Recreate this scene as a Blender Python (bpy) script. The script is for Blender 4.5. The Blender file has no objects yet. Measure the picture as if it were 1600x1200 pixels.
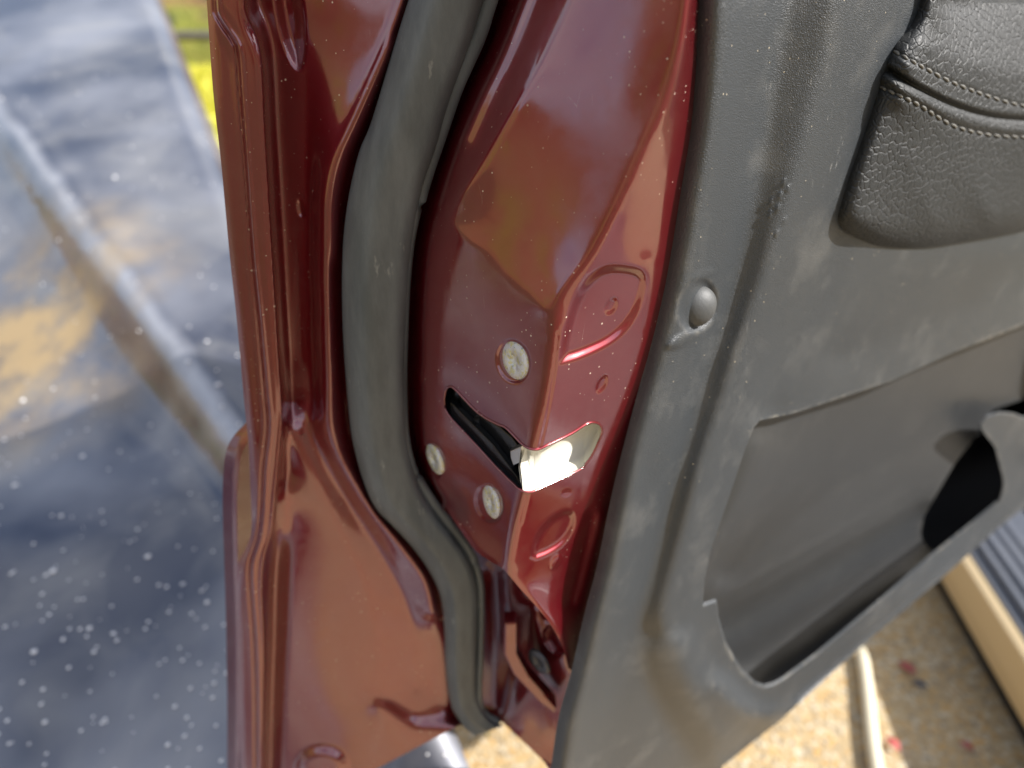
import bpy, bmesh, math, random
import numpy as np
from mathutils import Vector, Matrix
random.seed(7); rng = np.random.default_rng(7)
C = bpy.context.scene.collection
SC = bpy.context.scene

# ------------------------------------------------------------------ camera, world, sun
TH = math.radians(27.0); FL = 1150.0; CAMZ = 1.10
CT, ST = math.cos(TH), math.sin(TH)
cd = bpy.data.cameras.new('camera'); cam = bpy.data.objects.new('camera', cd); C.objects.link(cam)
cam.location = (0, 0, CAMZ); cam.rotation_euler = (math.radians(90) - TH, 0, 0)
cd.sensor_width = 36; cd.lens = FL / 1600 * 36; cd.clip_start = 0.01; cd.clip_end = 500
cd.dof.use_dof = True; cd.dof.focus_distance = 0.36; cd.dof.aperture_fstop = 4.4
SC.camera = cam
SUN = Vector((0.75, -0.17, 0.64)).normalized()
w = bpy.data.worlds.new('World'); SC.world = w; w.use_nodes = True
nt = w.node_tree; nt.nodes.clear()
sky = nt.nodes.new('ShaderNodeTexSky'); sky.sky_type = 'NISHITA'; sky.sun_disc = False
sky.sun_elevation = math.asin(SUN.z); sky.sun_rotation = math.atan2(SUN.x, SUN.y)
sky.air_density = 1.0; sky.dust_density = 1.5
tc = nt.nodes.new('ShaderNodeTexCoord'); no = nt.nodes.new('ShaderNodeTexNoise')
no.inputs['Scale'].default_value = 2.6; no.inputs['Detail'].default_value = 7; no.inputs['Roughness'].default_value = 0.6
rp = nt.nodes.new('ShaderNodeValToRGB'); rp.color_ramp.elements[0].position = 0.36; rp.color_ramp.elements[1].position = 0.66
mx = nt.nodes.new('ShaderNodeMix'); mx.data_type = 'RGBA'; mx.inputs['B'].default_value = (6.0, 6.2, 6.6, 1)
bg = nt.nodes.new('ShaderNodeBackground'); bg.inputs['Strength'].default_value = 0.12
wo = nt.nodes.new('ShaderNodeOutputWorld')
nt.links.new(tc.outputs['Generated'], no.inputs['Vector']); nt.links.new(no.outputs['Fac'], rp.inputs['Fac'])
nt.links.new(rp.outputs['Color'], mx.inputs['Factor']); nt.links.new(sky.outputs['Color'], mx.inputs['A'])
nt.links.new(mx.outputs['Result'], bg.inputs['Color']); nt.links.new(bg.outputs['Background'], wo.inputs['Surface'])
sd = bpy.data.lights.new('sun', 'SUN'); sd.energy = 5.0; sd.angle = math.radians(0.53); sd.color = (1, 0.96, 0.91)
so = bpy.data.objects.new('sun', sd); C.objects.link(so); so.rotation_euler = SUN.to_track_quat('Z', 'Y').to_euler()
SC.view_settings.view_transform = 'Standard'; SC.view_settings.look = 'None'
SC.view_settings.exposure = 0.74; SC.view_settings.gamma = 1.0; SC.view_settings.use_curve_mapping = False
SC.cycles.max_bounces = 8; SC.cycles.sample_clamp_indirect = 6

# ------------------------------------------------------------------ helpers
def tag(o, label=None, cat=None, group=None, kind=None):
    for k, v in (('label', label), ('category', cat), ('group', group), ('kind', kind)):
        if v: o[k] = v
    return o
def empty(name, loc, label, cat, group=None):
    o = bpy.data.objects.new(name, None); C.objects.link(o); o.location = loc; o.empty_display_size = 0.05
    return tag(o, label, cat, group)
def link(name, me, mat, parent=None, smooth=True):
    o = bpy.data.objects.new(name, me); C.objects.link(o)
    if mat: me.materials.append(mat)
    if smooth: me.polygons.foreach_set('use_smooth', [True] * len(me.polygons))
    if parent:
        o.parent = parent
        m = Matrix.Translation(-Vector(parent.matrix_world.translation if parent.parent is None and parent.type != 'EMPTY' else (0, 0, 0)))
        p, off = parent, Vector((0, 0, 0))
        while p: off += p.location; p = p.parent
        me.transform(Matrix.Translation(-off))
    return o
def bm_obj(name, bm, mat, parent=None, smooth=True):
    me = bpy.data.meshes.new(name); bm.to_mesh(me); bm.free()
    return link(name, me, mat, parent, smooth)

# a ray of the photograph's camera: x right, y down in 1600 x 1200 picture units, and the real horizontal distance Y
def ray(px, py):
    u = (np.asarray(px, float) - 800) / FL; v = (600 - np.asarray(py, float)) / FL
    return u, CT + v * ST, -ST + v * CT
def pt(px, py, Y):
    u, F, Z = ray(px, py); s = np.asarray(Y) / F
    return np.stack([u * s, F * s, Z * s + CAMZ], -1)
def cr(pts, n=8):                                   # Catmull-Rom through the points
    P = np.array(pts, float)
    if len(P) < 3:
        t = np.linspace(0, 1, n * 2)[:, None]; return P[0] * (1 - t) + P[-1] * t
    Q = np.vstack([2 * P[0] - P[1], P, 2 * P[-1] - P[-2]]); out = []
    for i in range(1, len(Q) - 2):
        t = np.linspace(0, 1, n, endpoint=False)[:, None]
        a, b, c, d = Q[i - 1], Q[i], Q[i + 1], Q[i + 2]
        out.append(0.5 * ((2 * b) + (c - a) * t + (2 * a - 5 * b + 4 * c - d) * t * t + (3 * b - a - 3 * c + d) * t ** 3))
    out.append(P[-1:]); return np.vstack(out)
def dense(P, step=1.0):
    P = np.asarray(P, float); out = []
    for a, b in zip(P[:-1], P[1:]):
        n = max(1, int(np.hypot(*(b[:2] - a[:2])) / step)); t = np.arange(n)[:, None] / n
        out.append(a + (b - a) * t)
    out.append(P[-1:]); return np.vstack(out)
def sh(L, dx, dy=0): return [(p[0] + dx, p[1] + dy) + tuple(p[2:]) for p in L]
def at_y(L, y):                                     # x of a top-down line at y
    P = np.array([p[:2] for p in L], float); return np.interp(y, P[:, 1], P[:, 0])
def sdf(poly, X, Y):                                # signed distance, negative inside
    P = np.asarray(poly, float); d2 = np.full(X.shape, 1e18); ins = np.zeros(X.shape, bool)
    for (ax, ay), (bx, by) in zip(P, np.roll(P, -1, 0)):
        ex, ey = bx - ax, by - ay; l2 = ex * ex + ey * ey + 1e-12
        t = np.clip(((X - ax) * ex + (Y - ay) * ey) / l2, 0, 1)
        d2 = np.minimum(d2, (X - ax - t * ex) ** 2 + (Y - ay - t * ey) ** 2)
        c = ((ay > Y) != (by > Y)) & (X < (bx - ax) * (Y - ay) / (by - ay + 1e-12) + ax); ins ^= c
    d = np.sqrt(d2); return np.where(ins, -d, d)
def ldist(line, X, Y):
    P = np.asarray(line, float); d2 = np.full(X.shape, 1e18)
    for (ax, ay), (bx, by) in zip(P[:-1], P[1:]):
        ex, ey = bx - ax, by - ay; l2 = ex * ex + ey * ey + 1e-12
        t = np.clip(((X - ax) * ex + (Y - ay) * ey) / l2, 0, 1)
        d2 = np.minimum(d2, (X - ax - t * ex) ** 2 + (Y - ay - t * ey) ** 2)
    return np.sqrt(d2)
def sstep(x): x = np.clip(x, 0, 1); return x * x * (3 - 2 * x)

class Relief:
    """A pressed sheet: a smooth membrane stretched over ribs (lines with known distance), then softened."""
    def __init__(s, x0, x1, y0, y1, cell=2):
        s.x0, s.x1, s.y0, s.y1, s.c = x0, x1, y0, y1, cell; s.cons = []
    def line(s, pts, Y=None, n=8, smooth=True):
        P = [tuple(p) if Y is None else (p[0], p[1], Y) for p in pts]
        P = cr(P, n) if smooth else np.array(P, float)
        D = dense(P); u, F, Z = ray(D[:, 0], D[:, 1]); s.cons.append(np.stack([D[:, 0], D[:, 1], F / D[:, 2]], 1))
    def solve(s, blur=2.0, calm=None):
        A = np.vstack(s.cons); W = None
        for k, it in ((32, 500), (16, 400), (8, 300), (4, 250), (2, 200), (1, 200)):
            c = s.c * k; nx = int((s.x1 - s.x0) / c) + 1; ny = int((s.y1 - s.y0) / c) + 1
            ix = np.round((A[:, 0] - s.x0) / c).astype(int); iy = np.round((A[:, 1] - s.y0) / c).astype(int)
            ok = (ix >= 0) & (ix < nx) & (iy >= 0) & (iy < ny)
            S = np.zeros((ny, nx)); N = np.zeros((ny, nx))
            np.add.at(S, (iy[ok], ix[ok]), A[ok, 2]); np.add.at(N, (iy[ok], ix[ok]), 1)
            m = N > 0; V = S / np.maximum(N, 1)
            if W is None: W = np.full((ny, nx), A[:, 2].mean())
            else:
                yy = np.clip(np.arange(ny) * c / pc, 0, W.shape[0] - 1); xx = np.clip(np.arange(nx) * c / pc, 0, W.shape[1] - 1)
                W = s._bil(W, yy[:, None] + 0 * xx[None], xx[None] + 0 * yy[:, None])
            for _ in range(it):
                Q = np.pad(W, 1, mode='edge'); W = 0.25 * (Q[:-2, 1:-1] + Q[2:, 1:-1] + Q[1:-1, :-2] + Q[1:-1, 2:]); W = np.where(m, V, W)
            pc = c
        s.W = s.gauss(W, blur)
        s.Y, s.X = np.meshgrid(s.y0 + np.arange(s.W.shape[0]) * s.c, s.x0 + np.arange(s.W.shape[1]) * s.c, indexing='ij')
        if calm: m = sstep((calm - s.X) / 40); s.W = s.W * (1 - m) + s.gauss(s.W, 7, 0) * m
        _, s.F, _ = ray(s.X, s.Y); s.D = s.F / s.W
        return s
    @staticmethod
    def gauss(W, sg, ax=None):
        r = int(sg * 3) + 1; k = np.exp(-0.5 * (np.arange(-r, r + 1) / sg) ** 2); k /= k.sum()
        Q = np.pad(W, r, mode='reflect', reflect_type='odd')
        if ax == 0: return np.apply_along_axis(lambda v: np.convolve(v, k, 'valid'), 0, Q)[:, r:-r]
        Q = np.apply_along_axis(lambda v: np.convolve(v, k, 'valid'), 0, Q)
        return np.apply_along_axis(lambda v: np.convolve(v, k, 'valid'), 1, Q)
    @staticmethod
    def _bil(W, fy, fx):
        y = np.clip(fy, 0, W.shape[0] - 1.001); x = np.clip(fx, 0, W.shape[1] - 1.001)
        iy = y.astype(int); ix = x.astype(int); y -= iy; x -= ix
        return (W[iy, ix] * (1 - y) * (1 - x) + W[iy + 1, ix] * y * (1 - x) + W[iy, ix + 1] * (1 - y) * x + W[iy + 1, ix + 1] * y * x)
    def window(s, P, pad):
        P = np.asarray(P, float)
        a = max(0, int((P[:, 0].min() - pad - s.x0) / s.c)); b = int((P[:, 0].max() + pad - s.x0) / s.c) + 1
        e = max(0, int((P[:, 1].min() - pad - s.y0) / s.c)); f = int((P[:, 1].max() + pad - s.y0) / s.c) + 1
        return slice(e, f), slice(a, b)
    def press(s, poly, depth, width):               # stamped pocket (+ away from viewer)
        sl = s.window(poly, 4); d = sdf(poly, s.X[sl], s.Y[sl]); s.D[sl] += depth * sstep(-d / width)
    def groove(s, line, depth, width):
        sl = s.window(line, width * 3); d = ldist(line, s.X[sl], s.Y[sl]); s.D[sl] += depth * np.exp(-(d / width) ** 2)
    def at(s, px, py):
        fy = (np.asarray(py, float) - s.y0) / s.c; fx = (np.asarray(px, float) - s.x0) / s.c
        return s._bil(s.D, np.atleast_1d(fy).astype(float), np.atleast_1d(fx).astype(float))
    def p(s, px, py, off=0.0): return pt(np.atleast_1d(px), np.atleast_1d(py), s.at(px, py) + off)
    def normal(s, px, py, r=22):
        a, b, c, d = (s.p(px + x, py + y)[0] for x, y in ((-r, 0), (r, 0), (0, -r), (0, r)))
        n = Vector(np.cross(d - c, b - a)); n.normalize()
        return n if n.y < 0 else -n

def ellipse(cx, cy, a, b, rot=0, n=24):
    t = np.linspace(0, 2 * math.pi, n, endpoint=False); c, s_ = math.cos(rot), math.sin(rot)
    return np.stack([cx + a * np.cos(t) * c - b * np.sin(t) * s_, cy + a * np.cos(t) * s_ + b * np.sin(t) * c], 1)

def sheet(R, xl, xr, y0, y1, dy=2.5, nc=200, cuts=(), lip=(0, 0.003, 0), off=0.0, keep=()):
    """Mesh of a pressed sheet between two edge curves, with holes cut clean and its edges folded back."""
    ys = np.arange(y0, y1 + dy, dy); l = xl(ys); r = xr(ys); t = np.linspace(0, 1, nc)
    X = l[:, None] + (r - l)[:, None] * t[None]; Y = ys[:, None] + 0 * X; nr = len(ys)
    fx, fy = X.ravel().copy(), Y.ravel().copy()
    idx = np.arange(nr * nc).reshape(nr, nc)
    q = np.stack([idx[:-1, :-1], idx[1:, :-1], idx[1:, 1:], idx[:-1, 1:]], -1).reshape(-1, 4)
    for poly, inside in [(c, True) for c in cuts] + [(k, False) for k in keep]:
        poly = np.asarray(poly, float)
        cx, cy = fx[q].mean(1), fy[q].mean(1); d = sdf(poly, cx, cy); keepq = (d > 0) if inside else (d < 0)
        gone = np.zeros(len(fx), bool); gone[q[~keepq].ravel()] = True; q = q[keepq]
        held = np.zeros(len(fx), bool); held[q.ravel()] = True; b = np.where(gone & held)[0]
        best = np.full(len(b), 1e18); bx = fx[b].copy(); by = fy[b].copy(); ox, oy = fx[b].copy(), fy[b].copy()
        for (ax, ay), (ex, ey) in zip(poly, np.roll(poly, -1, 0)):
            vx, vy = ex - ax, ey - ay; tt = np.clip(((ox - ax) * vx + (oy - ay) * vy) / (vx * vx + vy * vy + 1e-12), 0, 1)
            qx, qy = ax + tt * vx, ay + tt * vy; dd = (qx - ox) ** 2 + (qy - oy) ** 2; m = dd < best
            best[m] = dd[m]; bx[m] = qx[m]; by[m] = qy[m]
        fx[b] = bx; fy[b] = by
    P = pt(fx, fy, R.at(fx, fy) + off)
    used = np.unique(q); mp = np.full(len(fx), -1); mp[used] = np.arange(len(used)); q = mp[q]; P = P[used]
    e = np.vstack([q[:, [0, 1]], q[:, [1, 2]], q[:, [2, 3]], q[:, [3, 0]]]); key = np.sort(e, 1)
    _, inv, cnt = np.unique(key, axis=0, return_inverse=True, return_counts=True); be = e[cnt[inv.ravel()] == 1]
    bv = np.unique(be); m2 = np.full(len(P), -1); m2[bv] = np.arange(len(bv)) + len(P)
    P2 = P[bv] + np.array(lip)
    side = np.stack([be[:, 1], be[:, 0], m2[be[:, 0]], m2[be[:, 1]]], 1)
    me = bpy.data.meshes.new('sheet'); V = np.vstack([P, P2]); Q = np.vstack([q, side])
    me.vertices.add(len(V)); me.vertices.foreach_set('co', V.ravel())
    me.loops.add(Q.size); me.loops.foreach_set('vertex_index', Q.ravel().astype(np.int32))
    me.polygons.add(len(Q)); me.polygons.foreach_set('loop_start', np.arange(len(Q), dtype=np.int32) * 4)
    me.update(calc_edges=True); me.validate()
    sharp = me.attributes.get('sharp_edge') or me.attributes.new('sharp_edge', 'BOOLEAN', 'EDGE')
    ev = np.zeros(len(me.edges) * 2, np.int32); me.edges.foreach_get('vertices', ev); ev = np.sort(ev.reshape(-1, 2), 1).astype(np.int64)
    kk = np.sort(be, 1).astype(np.int64); s_ = np.isin(ev[:, 0] * 10000000 + ev[:, 1], kk[:, 0] * 10000000 + kk[:, 1])
    sharp.data.foreach_set('value', s_)
    return me
def tube(P, rad, n=10, ups=None, flat=1.0, caps=True, bm=None):
    """Swept tube through points, radius per point."""
    bm = bm or bmesh.new(); P = [Vector(p) for p in P]; rad = rad if hasattr(rad, '__len__') else [rad] * len(P); rings = []
    for i, p in enumerate(P):
        d = (P[min(i + 1, len(P) - 1)] - P[max(i - 1, 0)]).normalized(); up = Vector(ups or (0, 0, 1))
        if abs(d.dot(up)) > 0.95: up = Vector((0, 1, 0))
        a = d.cross(up).normalized(); b = a.cross(d)
        rings.append([bm.verts.new(p + (a * math.cos(k * 2 * math.pi / n) + b * math.sin(k * 2 * math.pi / n) * flat) * rad[i]) for k in range(n)])
    for r0, r1 in zip(rings, rings[1:]):
        for k in range(n): bm.faces.new((r0[k], r0[(k + 1) % n], r1[(k + 1) % n], r1[k]))
    if caps: bm.faces.new(rings[0][::-1]); bm.faces.new(rings[-1])
    bmesh.ops.recalc_face_normals(bm, faces=bm.faces)
    return bm
def slab(top, vec, bevel=0.0):
    bm = bmesh.new(); vs = [bm.verts.new(p) for p in top]; f = bm.faces.new(vs)
    r = bmesh.ops.extrude_face_region(bm, geom=[f])
    bmesh.ops.translate(bm, vec=vec, verts=[v for v in r['geom'] if isinstance(v, bmesh.types.BMVert)])
    bmesh.ops.recalc_face_normals(bm, faces=bm.faces)
    if bevel: bmesh.ops.bevel(bm, geom=list(bm.edges), offset=bevel, segments=2, affect='EDGES', profile=0.6)
    bmesh.ops.triangulate(bm, faces=[f for f in bm.faces if len(f.verts) > 4])
    return bm
def box(c, sx, sy, sz, rz=0, bevel=0.0, bm=None):
    new = bm is None; bm = bm or bmesh.new()
    r = bmesh.ops.create_cube(bm, size=1, matrix=Matrix.Translation(c) @ Matrix.Rotation(rz, 4, 'Z') @ Matrix.Diagonal((sx, sy, sz, 1)))
    if bevel and new: bmesh.ops.bevel(bm, geom=list(bm.edges), offset=bevel, segments=2, affect='EDGES')
    return bm
def lathe(prof, n=32, M=None):
    bm = bmesh.new(); rings = []
    for r, z in prof:
        rings.append([bm.verts.new((r * math.cos(k * 2 * math.pi / n), r * math.sin(k * 2 * math.pi / n), z)) for k in range(n)] if r > 1e-7 else [bm.verts.new((0, 0, z))])
    for a, b in zip(rings, rings[1:]):
        for k in range(n):
            vs = [a[k % len(a)], a[(k + 1) % len(a)], b[(k + 1) % len(b)], b[k % len(b)]]; vs = list(dict.fromkeys(vs))
            if len(vs) > 2: bm.faces.new(vs)
    bmesh.ops.recalc_face_normals(bm, faces=bm.faces)
    if M: bmesh.ops.transform(bm, matrix=M, verts=bm.verts)
    return bm

# ------------------------------------------------------------------ materials
class Mat:
    def __init__(s, name, col, rough=0.5, metal=0.0, coat=0.0, coat_rough=0.03, coat_ior=1.5, spec=0.5):
        s.m = bpy.data.materials.new(name); s.m.use_nodes = True; s.t = s.m.node_tree; s.b = s.t.nodes['Principled BSDF']
        for k, v in (('Base Color', (*col, 1)), ('Roughness', rough), ('Metallic', metal), ('Coat Weight', coat), ('Coat Roughness', coat_rough), ('Coat IOR', coat_ior), ('Specular IOR Level', spec)):
            s.b.inputs[k].default_value = v
        s.tc = s.t.nodes.new('ShaderNodeTexCoord'); s.col = None; s.rgh = None; s.bmp = None; s.base = col; s.r0 = rough
    def n(s, t, **kw):
        nd = s.t.nodes.new(t)
        for k, v in kw.items():
            if k in nd.inputs: nd.inputs[k].default_value = v
            else: setattr(nd, k, v)
        return nd
    def l(s, a, b): s.t.links.new(a, b)
    def vec(s, scale=(1, 1, 1), rot=(0, 0, 0)):
        m = s.n('ShaderNodeMapping'); m.inputs['Scale'].default_value = scale; m.inputs['Rotation'].default_value = rot
        s.l(s.tc.outputs['Object'], m.inputs['Vector']); return m.outputs['Vector']
    def noise(s, scale, detail=4, rough=0.55, vec=None, dist=0):
        nd = s.n('ShaderNodeTexNoise', Scale=scale, Detail=detail, Roughness=rough, Distortion=dist); s.l(vec or s.tc.outputs['Object'], nd.inputs['Vector']); return nd.outputs['Fac']
    def voro(s, scale, feature='F1', vec=None, out='Distance', rnd=1.0):
        nd = s.n('ShaderNodeTexVoronoi', feature=feature, Scale=scale, Randomness=rnd); s.l(vec or s.tc.outputs['Object'], nd.inputs['Vector']); return nd.outputs[out]
    def ramp(s, src, a, b, lo=0.0, hi=1.0):
        nd = s.n('ShaderNodeMapRange', clamp=True); nd.inputs[1].default_value = a; nd.inputs[2].default_value = b; nd.inputs[3].default_value = lo; nd.inputs[4].default_value = hi
        s.l(src, nd.inputs[0]); return nd.outputs[0]
    def mul(s, a, b, op='MULTIPLY'):
        nd = s.n('ShaderNodeMath', operation=op)
        for i, x in enumerate((a, b)):
            if isinstance(x, (int, float)): nd.inputs[i].default_value = x
            else: s.l(x, nd.inputs[i])
        return nd.outputs[0]
    def mix(s, fac, col, inp='Base Color'):
        nd = s.n('ShaderNodeMix', data_type='RGBA'); s.l(fac, nd.inputs['Factor'])
        if s.col: s.l(s.col, nd.inputs['A'])
        else: nd.inputs['A'].default_value = (*s.base, 1)
        nd.inputs['B'].default_value = (*col, 1); s.col = nd.outputs['Result']; s.l(s.col, s.b.inputs['Base Color']); return s
    def rough(s, fac, val):
        nd = s.n('ShaderNodeMix', data_type='FLOAT'); s.l(fac, nd.inputs['Factor'])
        if s.rgh: s.l(s.rgh, nd.inputs['A'])
        else: nd.inputs['A'].default_value = s.r0
        nd.inputs['B'].default_value = val; s.rgh = nd.outputs['Result']; s.l(s.rgh, s.b.inputs['Roughness']); return s
    def fade(s, inp, fac, a, b):
        s.l(s.ramp(fac, 0, 1, a, b), s.b.inputs[inp]); return s
    def bump(s, h, strength=0.3, dist=0.001, coat=False):
        nd = s.n('ShaderNodeBump', Strength=strength, Distance=dist); s.l(h, nd.inputs['Height'])
        if s.bmp: s.l(s.bmp, nd.inputs['Normal'])
        s.bmp = nd.outputs['Normal']; s.l(s.bmp, s.b.inputs['Normal'])
        if coat: s.l(s.bmp, s.b.inputs['Coat Normal'])
        return s

def paint(name, col, dusty=1.0):
    m = Mat(name, col, rough=0.44, metal=0.75, coat=1.0, coat_rough=0.035, coat_ior=2.0)
    fl = m.noise(5200, 1); m.bump(fl, 0.10, 0.0004)
    c = m.voro(430, out='Color'); sep = m.n('ShaderNodeSeparateColor'); m.l(c, sep.inputs[0])
    size = m.ramp(sep.outputs[0], 0.72, 1.0, 0.0, 0.25); d = m.voro(430)
    spot = m.ramp(m.mul(size, d, 'SUBTRACT'), 0.0, 0.05)
    patch = m.ramp(m.noise(20, 4), 0.46, 0.66); spot = m.mul(spot, m.mul(patch, dusty))
    hair = m.ramp(m.voro(95, 'DISTANCE_TO_EDGE', vec=m.vec((1, 0.3, 0.25), (0.4, 0.3, 0.2))), 0.006, 0.0)
    hair = m.mul(hair, m.mul(m.ramp(m.noise(38, 3), 0.66, 0.70), 0.35))
    haze = m.ramp(m.noise(60, 6, 0.65), 0.45, 0.8, 0, 0.025)
    m.mix(haze, (0.55, 0.45, 0.38)); m.mix(hair, (0.7, 0.6, 0.5)); m.mix(spot, (0.75, 0.62, 0.5))
    k = m.mul(spot, hair, 'MAXIMUM'); m.fade('Metallic', k, 0.75, 0.0); m.fade('Coat Weight', k, 1.0, 0.0); m.rough(k, 0.8)
    m.l(m.ramp(m.noise(120, 5), 0.4, 0.75, 0.08, 0.17), m.b.inputs['Coat Roughness'])
    return m.m
M_red = paint('red_metallic_paint', (0.195, 0.005, 0.012))
M_skin = paint('red_outer_paint', (0.195, 0.005, 0.012), 0.3)

def plastic(name, col, rough, grain=0.35, wear=1.0, gscale=1500):
    m = Mat(name, col, rough=rough, spec=1.0)
    v = m.voro(gscale, 'SMOOTH_F1'); n2 = m.noise(gscale * 0.8, 3); m.bump(m.mul(v, n2, 'ADD'), grain, 0.0006)
    m.mix(m.ramp(m.noise(14, 4), 0.35, 0.7, 0, 0.5), tuple(c * 1.15 for c in col))
    if wear:
        scr = m.ramp(m.noise(70, 5, 0.6, vec=m.vec((9, 1.2, 1.6), (0.3, 0.5, 0.9))), 0.64, 0.70)
        zone = m.ramp(m.noise(11, 4), 0.50, 0.66); scr = m.mul(scr, m.mul(zone, 0.30 * wear))
        m.mix(scr, (0.40, 0.39, 0.36)); m.rough(scr, 0.7)
        c = m.voro(420, out='Color'); sep = m.n('ShaderNodeSeparateColor'); m.l(c, sep.inputs[0])
        sp = m.ramp(m.mul(m.ramp(sep.outputs[1], 0.88, 1.0, 0, 0.22), m.voro(420), 'SUBTRACT'), 0, 0.05)
        sp = m.mul(sp, m.mul(m.ramp(m.noise(20, 3), 0.45, 0.62), 0.8 * wear)); m.mix(sp, (0.55, 0.47, 0.34))
        ge = m.n('ShaderNodeNewGeometry'); ed_ = m.mul(m.ramp(ge.outputs['Pointiness'], .500, .525), m.ramp(m.noise(120, 6, .7, vec=m.vec((1, 1, .5))), .46, .60)); ed_ = m.mul(ed_, m.mul(m.ramp(m.noise(9, 3), .42, .6), .20 * wear)); m.mix(ed_, (0.42, 0.38, 0.31))
        du = m.mul(m.ramp(m.noise(26, 7, 0.7), 0.52, 0.80), 0.10 * wear); m.mix(du, (0.42, 0.40, 0.36))
    return m.m
M_trim = plastic('charcoal_grained_plastic', (0.034, 0.040, 0.046), 0.40, 0.5, 1.4, 1900)
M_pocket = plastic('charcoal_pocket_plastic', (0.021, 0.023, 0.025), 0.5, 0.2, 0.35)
M_clip = plastic('charcoal_smooth_plastic', (0.045, 0.048, 0.049), 0.62, 0.15, 0.2)
def leather():
    m = Mat('dark_grained_leather', (0.026, 0.028, 0.029), rough=0.56, spec=0.5)
    wv = m.noise(90, 2); dv = m.n('ShaderNodeVectorMath', operation='ADD'); sc = m.n('ShaderNodeVectorMath', operation='SCALE'); nz = m.n('ShaderNodeTexNoise', Scale=170.0, Detail=2.0)
    m.l(m.tc.outputs['Object'], nz.inputs['Vector']); m.l(nz.outputs['Color'], sc.inputs[0]); sc.inputs['Scale'].default_value = 0.0022
    m.l(m.tc.outputs['Object'], dv.inputs[0]); m.l(sc.outputs[0], dv.inputs[1])
    e1 = m.ramp(m.voro(200, 'DISTANCE_TO_EDGE', vec=dv.outputs[0]), 0.0, 0.11); e2 = m.ramp(m.voro(430, 'DISTANCE_TO_EDGE', vec=dv.outputs[0]), 0.0, 0.10, 0.8, 1)
    h = m.mul(e1, e2); m.bump(h, 0.5, 0.0010); m.bump(m.noise(1800, 3), 0.2, 0.0003)
    return m.m
M_leather = leather()
M_thread = Mat('grey_thread', (0.16, 0.155, 0.14), 0.7).m
def rubber():
    m = Mat('dusty_grey_rubber', (0.088, 0.096, 0.096), rough=0.48, spec=0.5)
    m.bump(m.noise(1400, 4), 0.25, 0.0005)
    m.mix(m.mul(m.ramp(m.noise(35, 6, 0.68, vec=m.vec((1.5, 1.5, 0.35))), 0.40, 0.75), 0.45), (0.25, 0.265, 0.262))
    sc = m.ramp(m.noise(160, 5, 0.65, vec=m.vec((1, 1, 0.3))), 0.64, 0.70); m.mix(m.mul(sc, 0.35), (0.42, 0.42, 0.38))
    return m.m
M_rubber = rubber()
M_white = Mat('cream_plastic', (0.66, 0.64, 0.55), 0.5); M_white.mix(M_white.mul(M_white.ramp(M_white.noise(150, 5), 0.6, 0.72), 0.15), (0.5, 0.36, 0.18)); M_white = M_white.m
M_black = Mat('gloss_black_plastic', (0.010, 0.010, 0.011), 0.22); M_black.bump(M_black.noise(500, 4), 0.15, 0.0005); M_black = M_black.m
M_steelgrey = Mat('dark_phosphated_steel', (0.10, 0.10, 0.11), 0.35, 0.6).m
M_steel = Mat('dull_steel', (0.62, 0.62, 0.60), 0.32, 1.0).m
def zinc():
    m = Mat('zinc_plated_steel', (0.90, 0.90, 0.88), 0.30, 0.75)
    m.bump(m.noise(1300, 4, 0.7), 0.9, 0.0010); m.mix(m.ramp(m.noise(420, 3), 0.50, 0.62, 0, .75), (0.82, 0.76, 0.24)); m.mix(m.ramp(m.noise(600, 4), 0.60, 0.68), (0.45, 0.5, 0.5))
    return m.m
M_zinc = zinc()
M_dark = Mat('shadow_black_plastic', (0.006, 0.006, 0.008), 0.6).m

# ------------------------------------------------------------------ the pressed red door frame
door = empty('car', (0.0, 0.40, 0.0), 'dark red car whose open door shows its latch edge, rubber seal and charcoal inner trim', 'car')
T0 = [(1102, -100), (1095, -60), (1088, 0), (1083, 100), (1075, 200), (1060, 300), (1045, 397), (1028, 485), (1008, 570), (985, 655), (964, 737), (950, 800), (933, 883), (913, 960), (893, 1047), (873, 1120), (862, 1190), (845, 1300)]
R0 = [(315, -100), (323, 0), (333, 143), (345, 250), (359, 400), (370, 500), (382, 633), (388, 690), (391, 760), (393, 825), (386, 852), (373, 878), (369, 910), (369, 967), (372, 1080), (375, 1197), (378, 1300)]
R2 = [(333, -100), (335, 0), (340, 27), (363, 63), (370, 84), (375, 150), (382, 250), (393, 400), (403, 500), (413, 610), (417, 667), (410, 733), (407, 797), (402, 840), (390, 880), (390, 920), (396, 1000), (399, 1100), (400, 1300)]
R3 = [(379, -100), (381, 0), (385, 24), (400, 57), (408, 100), (413, 200), (420, 317), (425, 400), (435, 567), (440, 643), (435, 710), (429, 770), (423, 830), (411, 875), (408, 930), (411, 1000), (411, 1100), (410, 1300)]
U2 = [(668, -100), (633, 0), (607, 67), (553, 187), (523, 253), (511, 317), (511, 397), (513, 500), (516, 600), (516, 660), (527, 702), (553, 750), (587, 800), (630, 856), (664, 905), (678, 960)]
SLp = [(672, -100), (638, 0), (613, 80), (580, 190), (560, 240), (543, 317), (535, 397), (535, 500), (541, 600), (550, 683), (567, 750), (586, 793), (613, 822), (643, 854), (670, 892), (688, 932), (694, 980), (695, 1033), (703, 1097), (722, 1132), (742, 1150)]
SRp = [(792, -100), (757, 0), (735, 70), (703, 160), (683, 230), (660, 300), (643, 395), (636, 500), (634, 600), (638, 690), (652, 745), (668, 780), (690, 814), (713, 843), (735, 876), (747, 915), (748, 967), (746, 1033), (748, 1090), (766, 1122), (786, 1134)]
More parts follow.
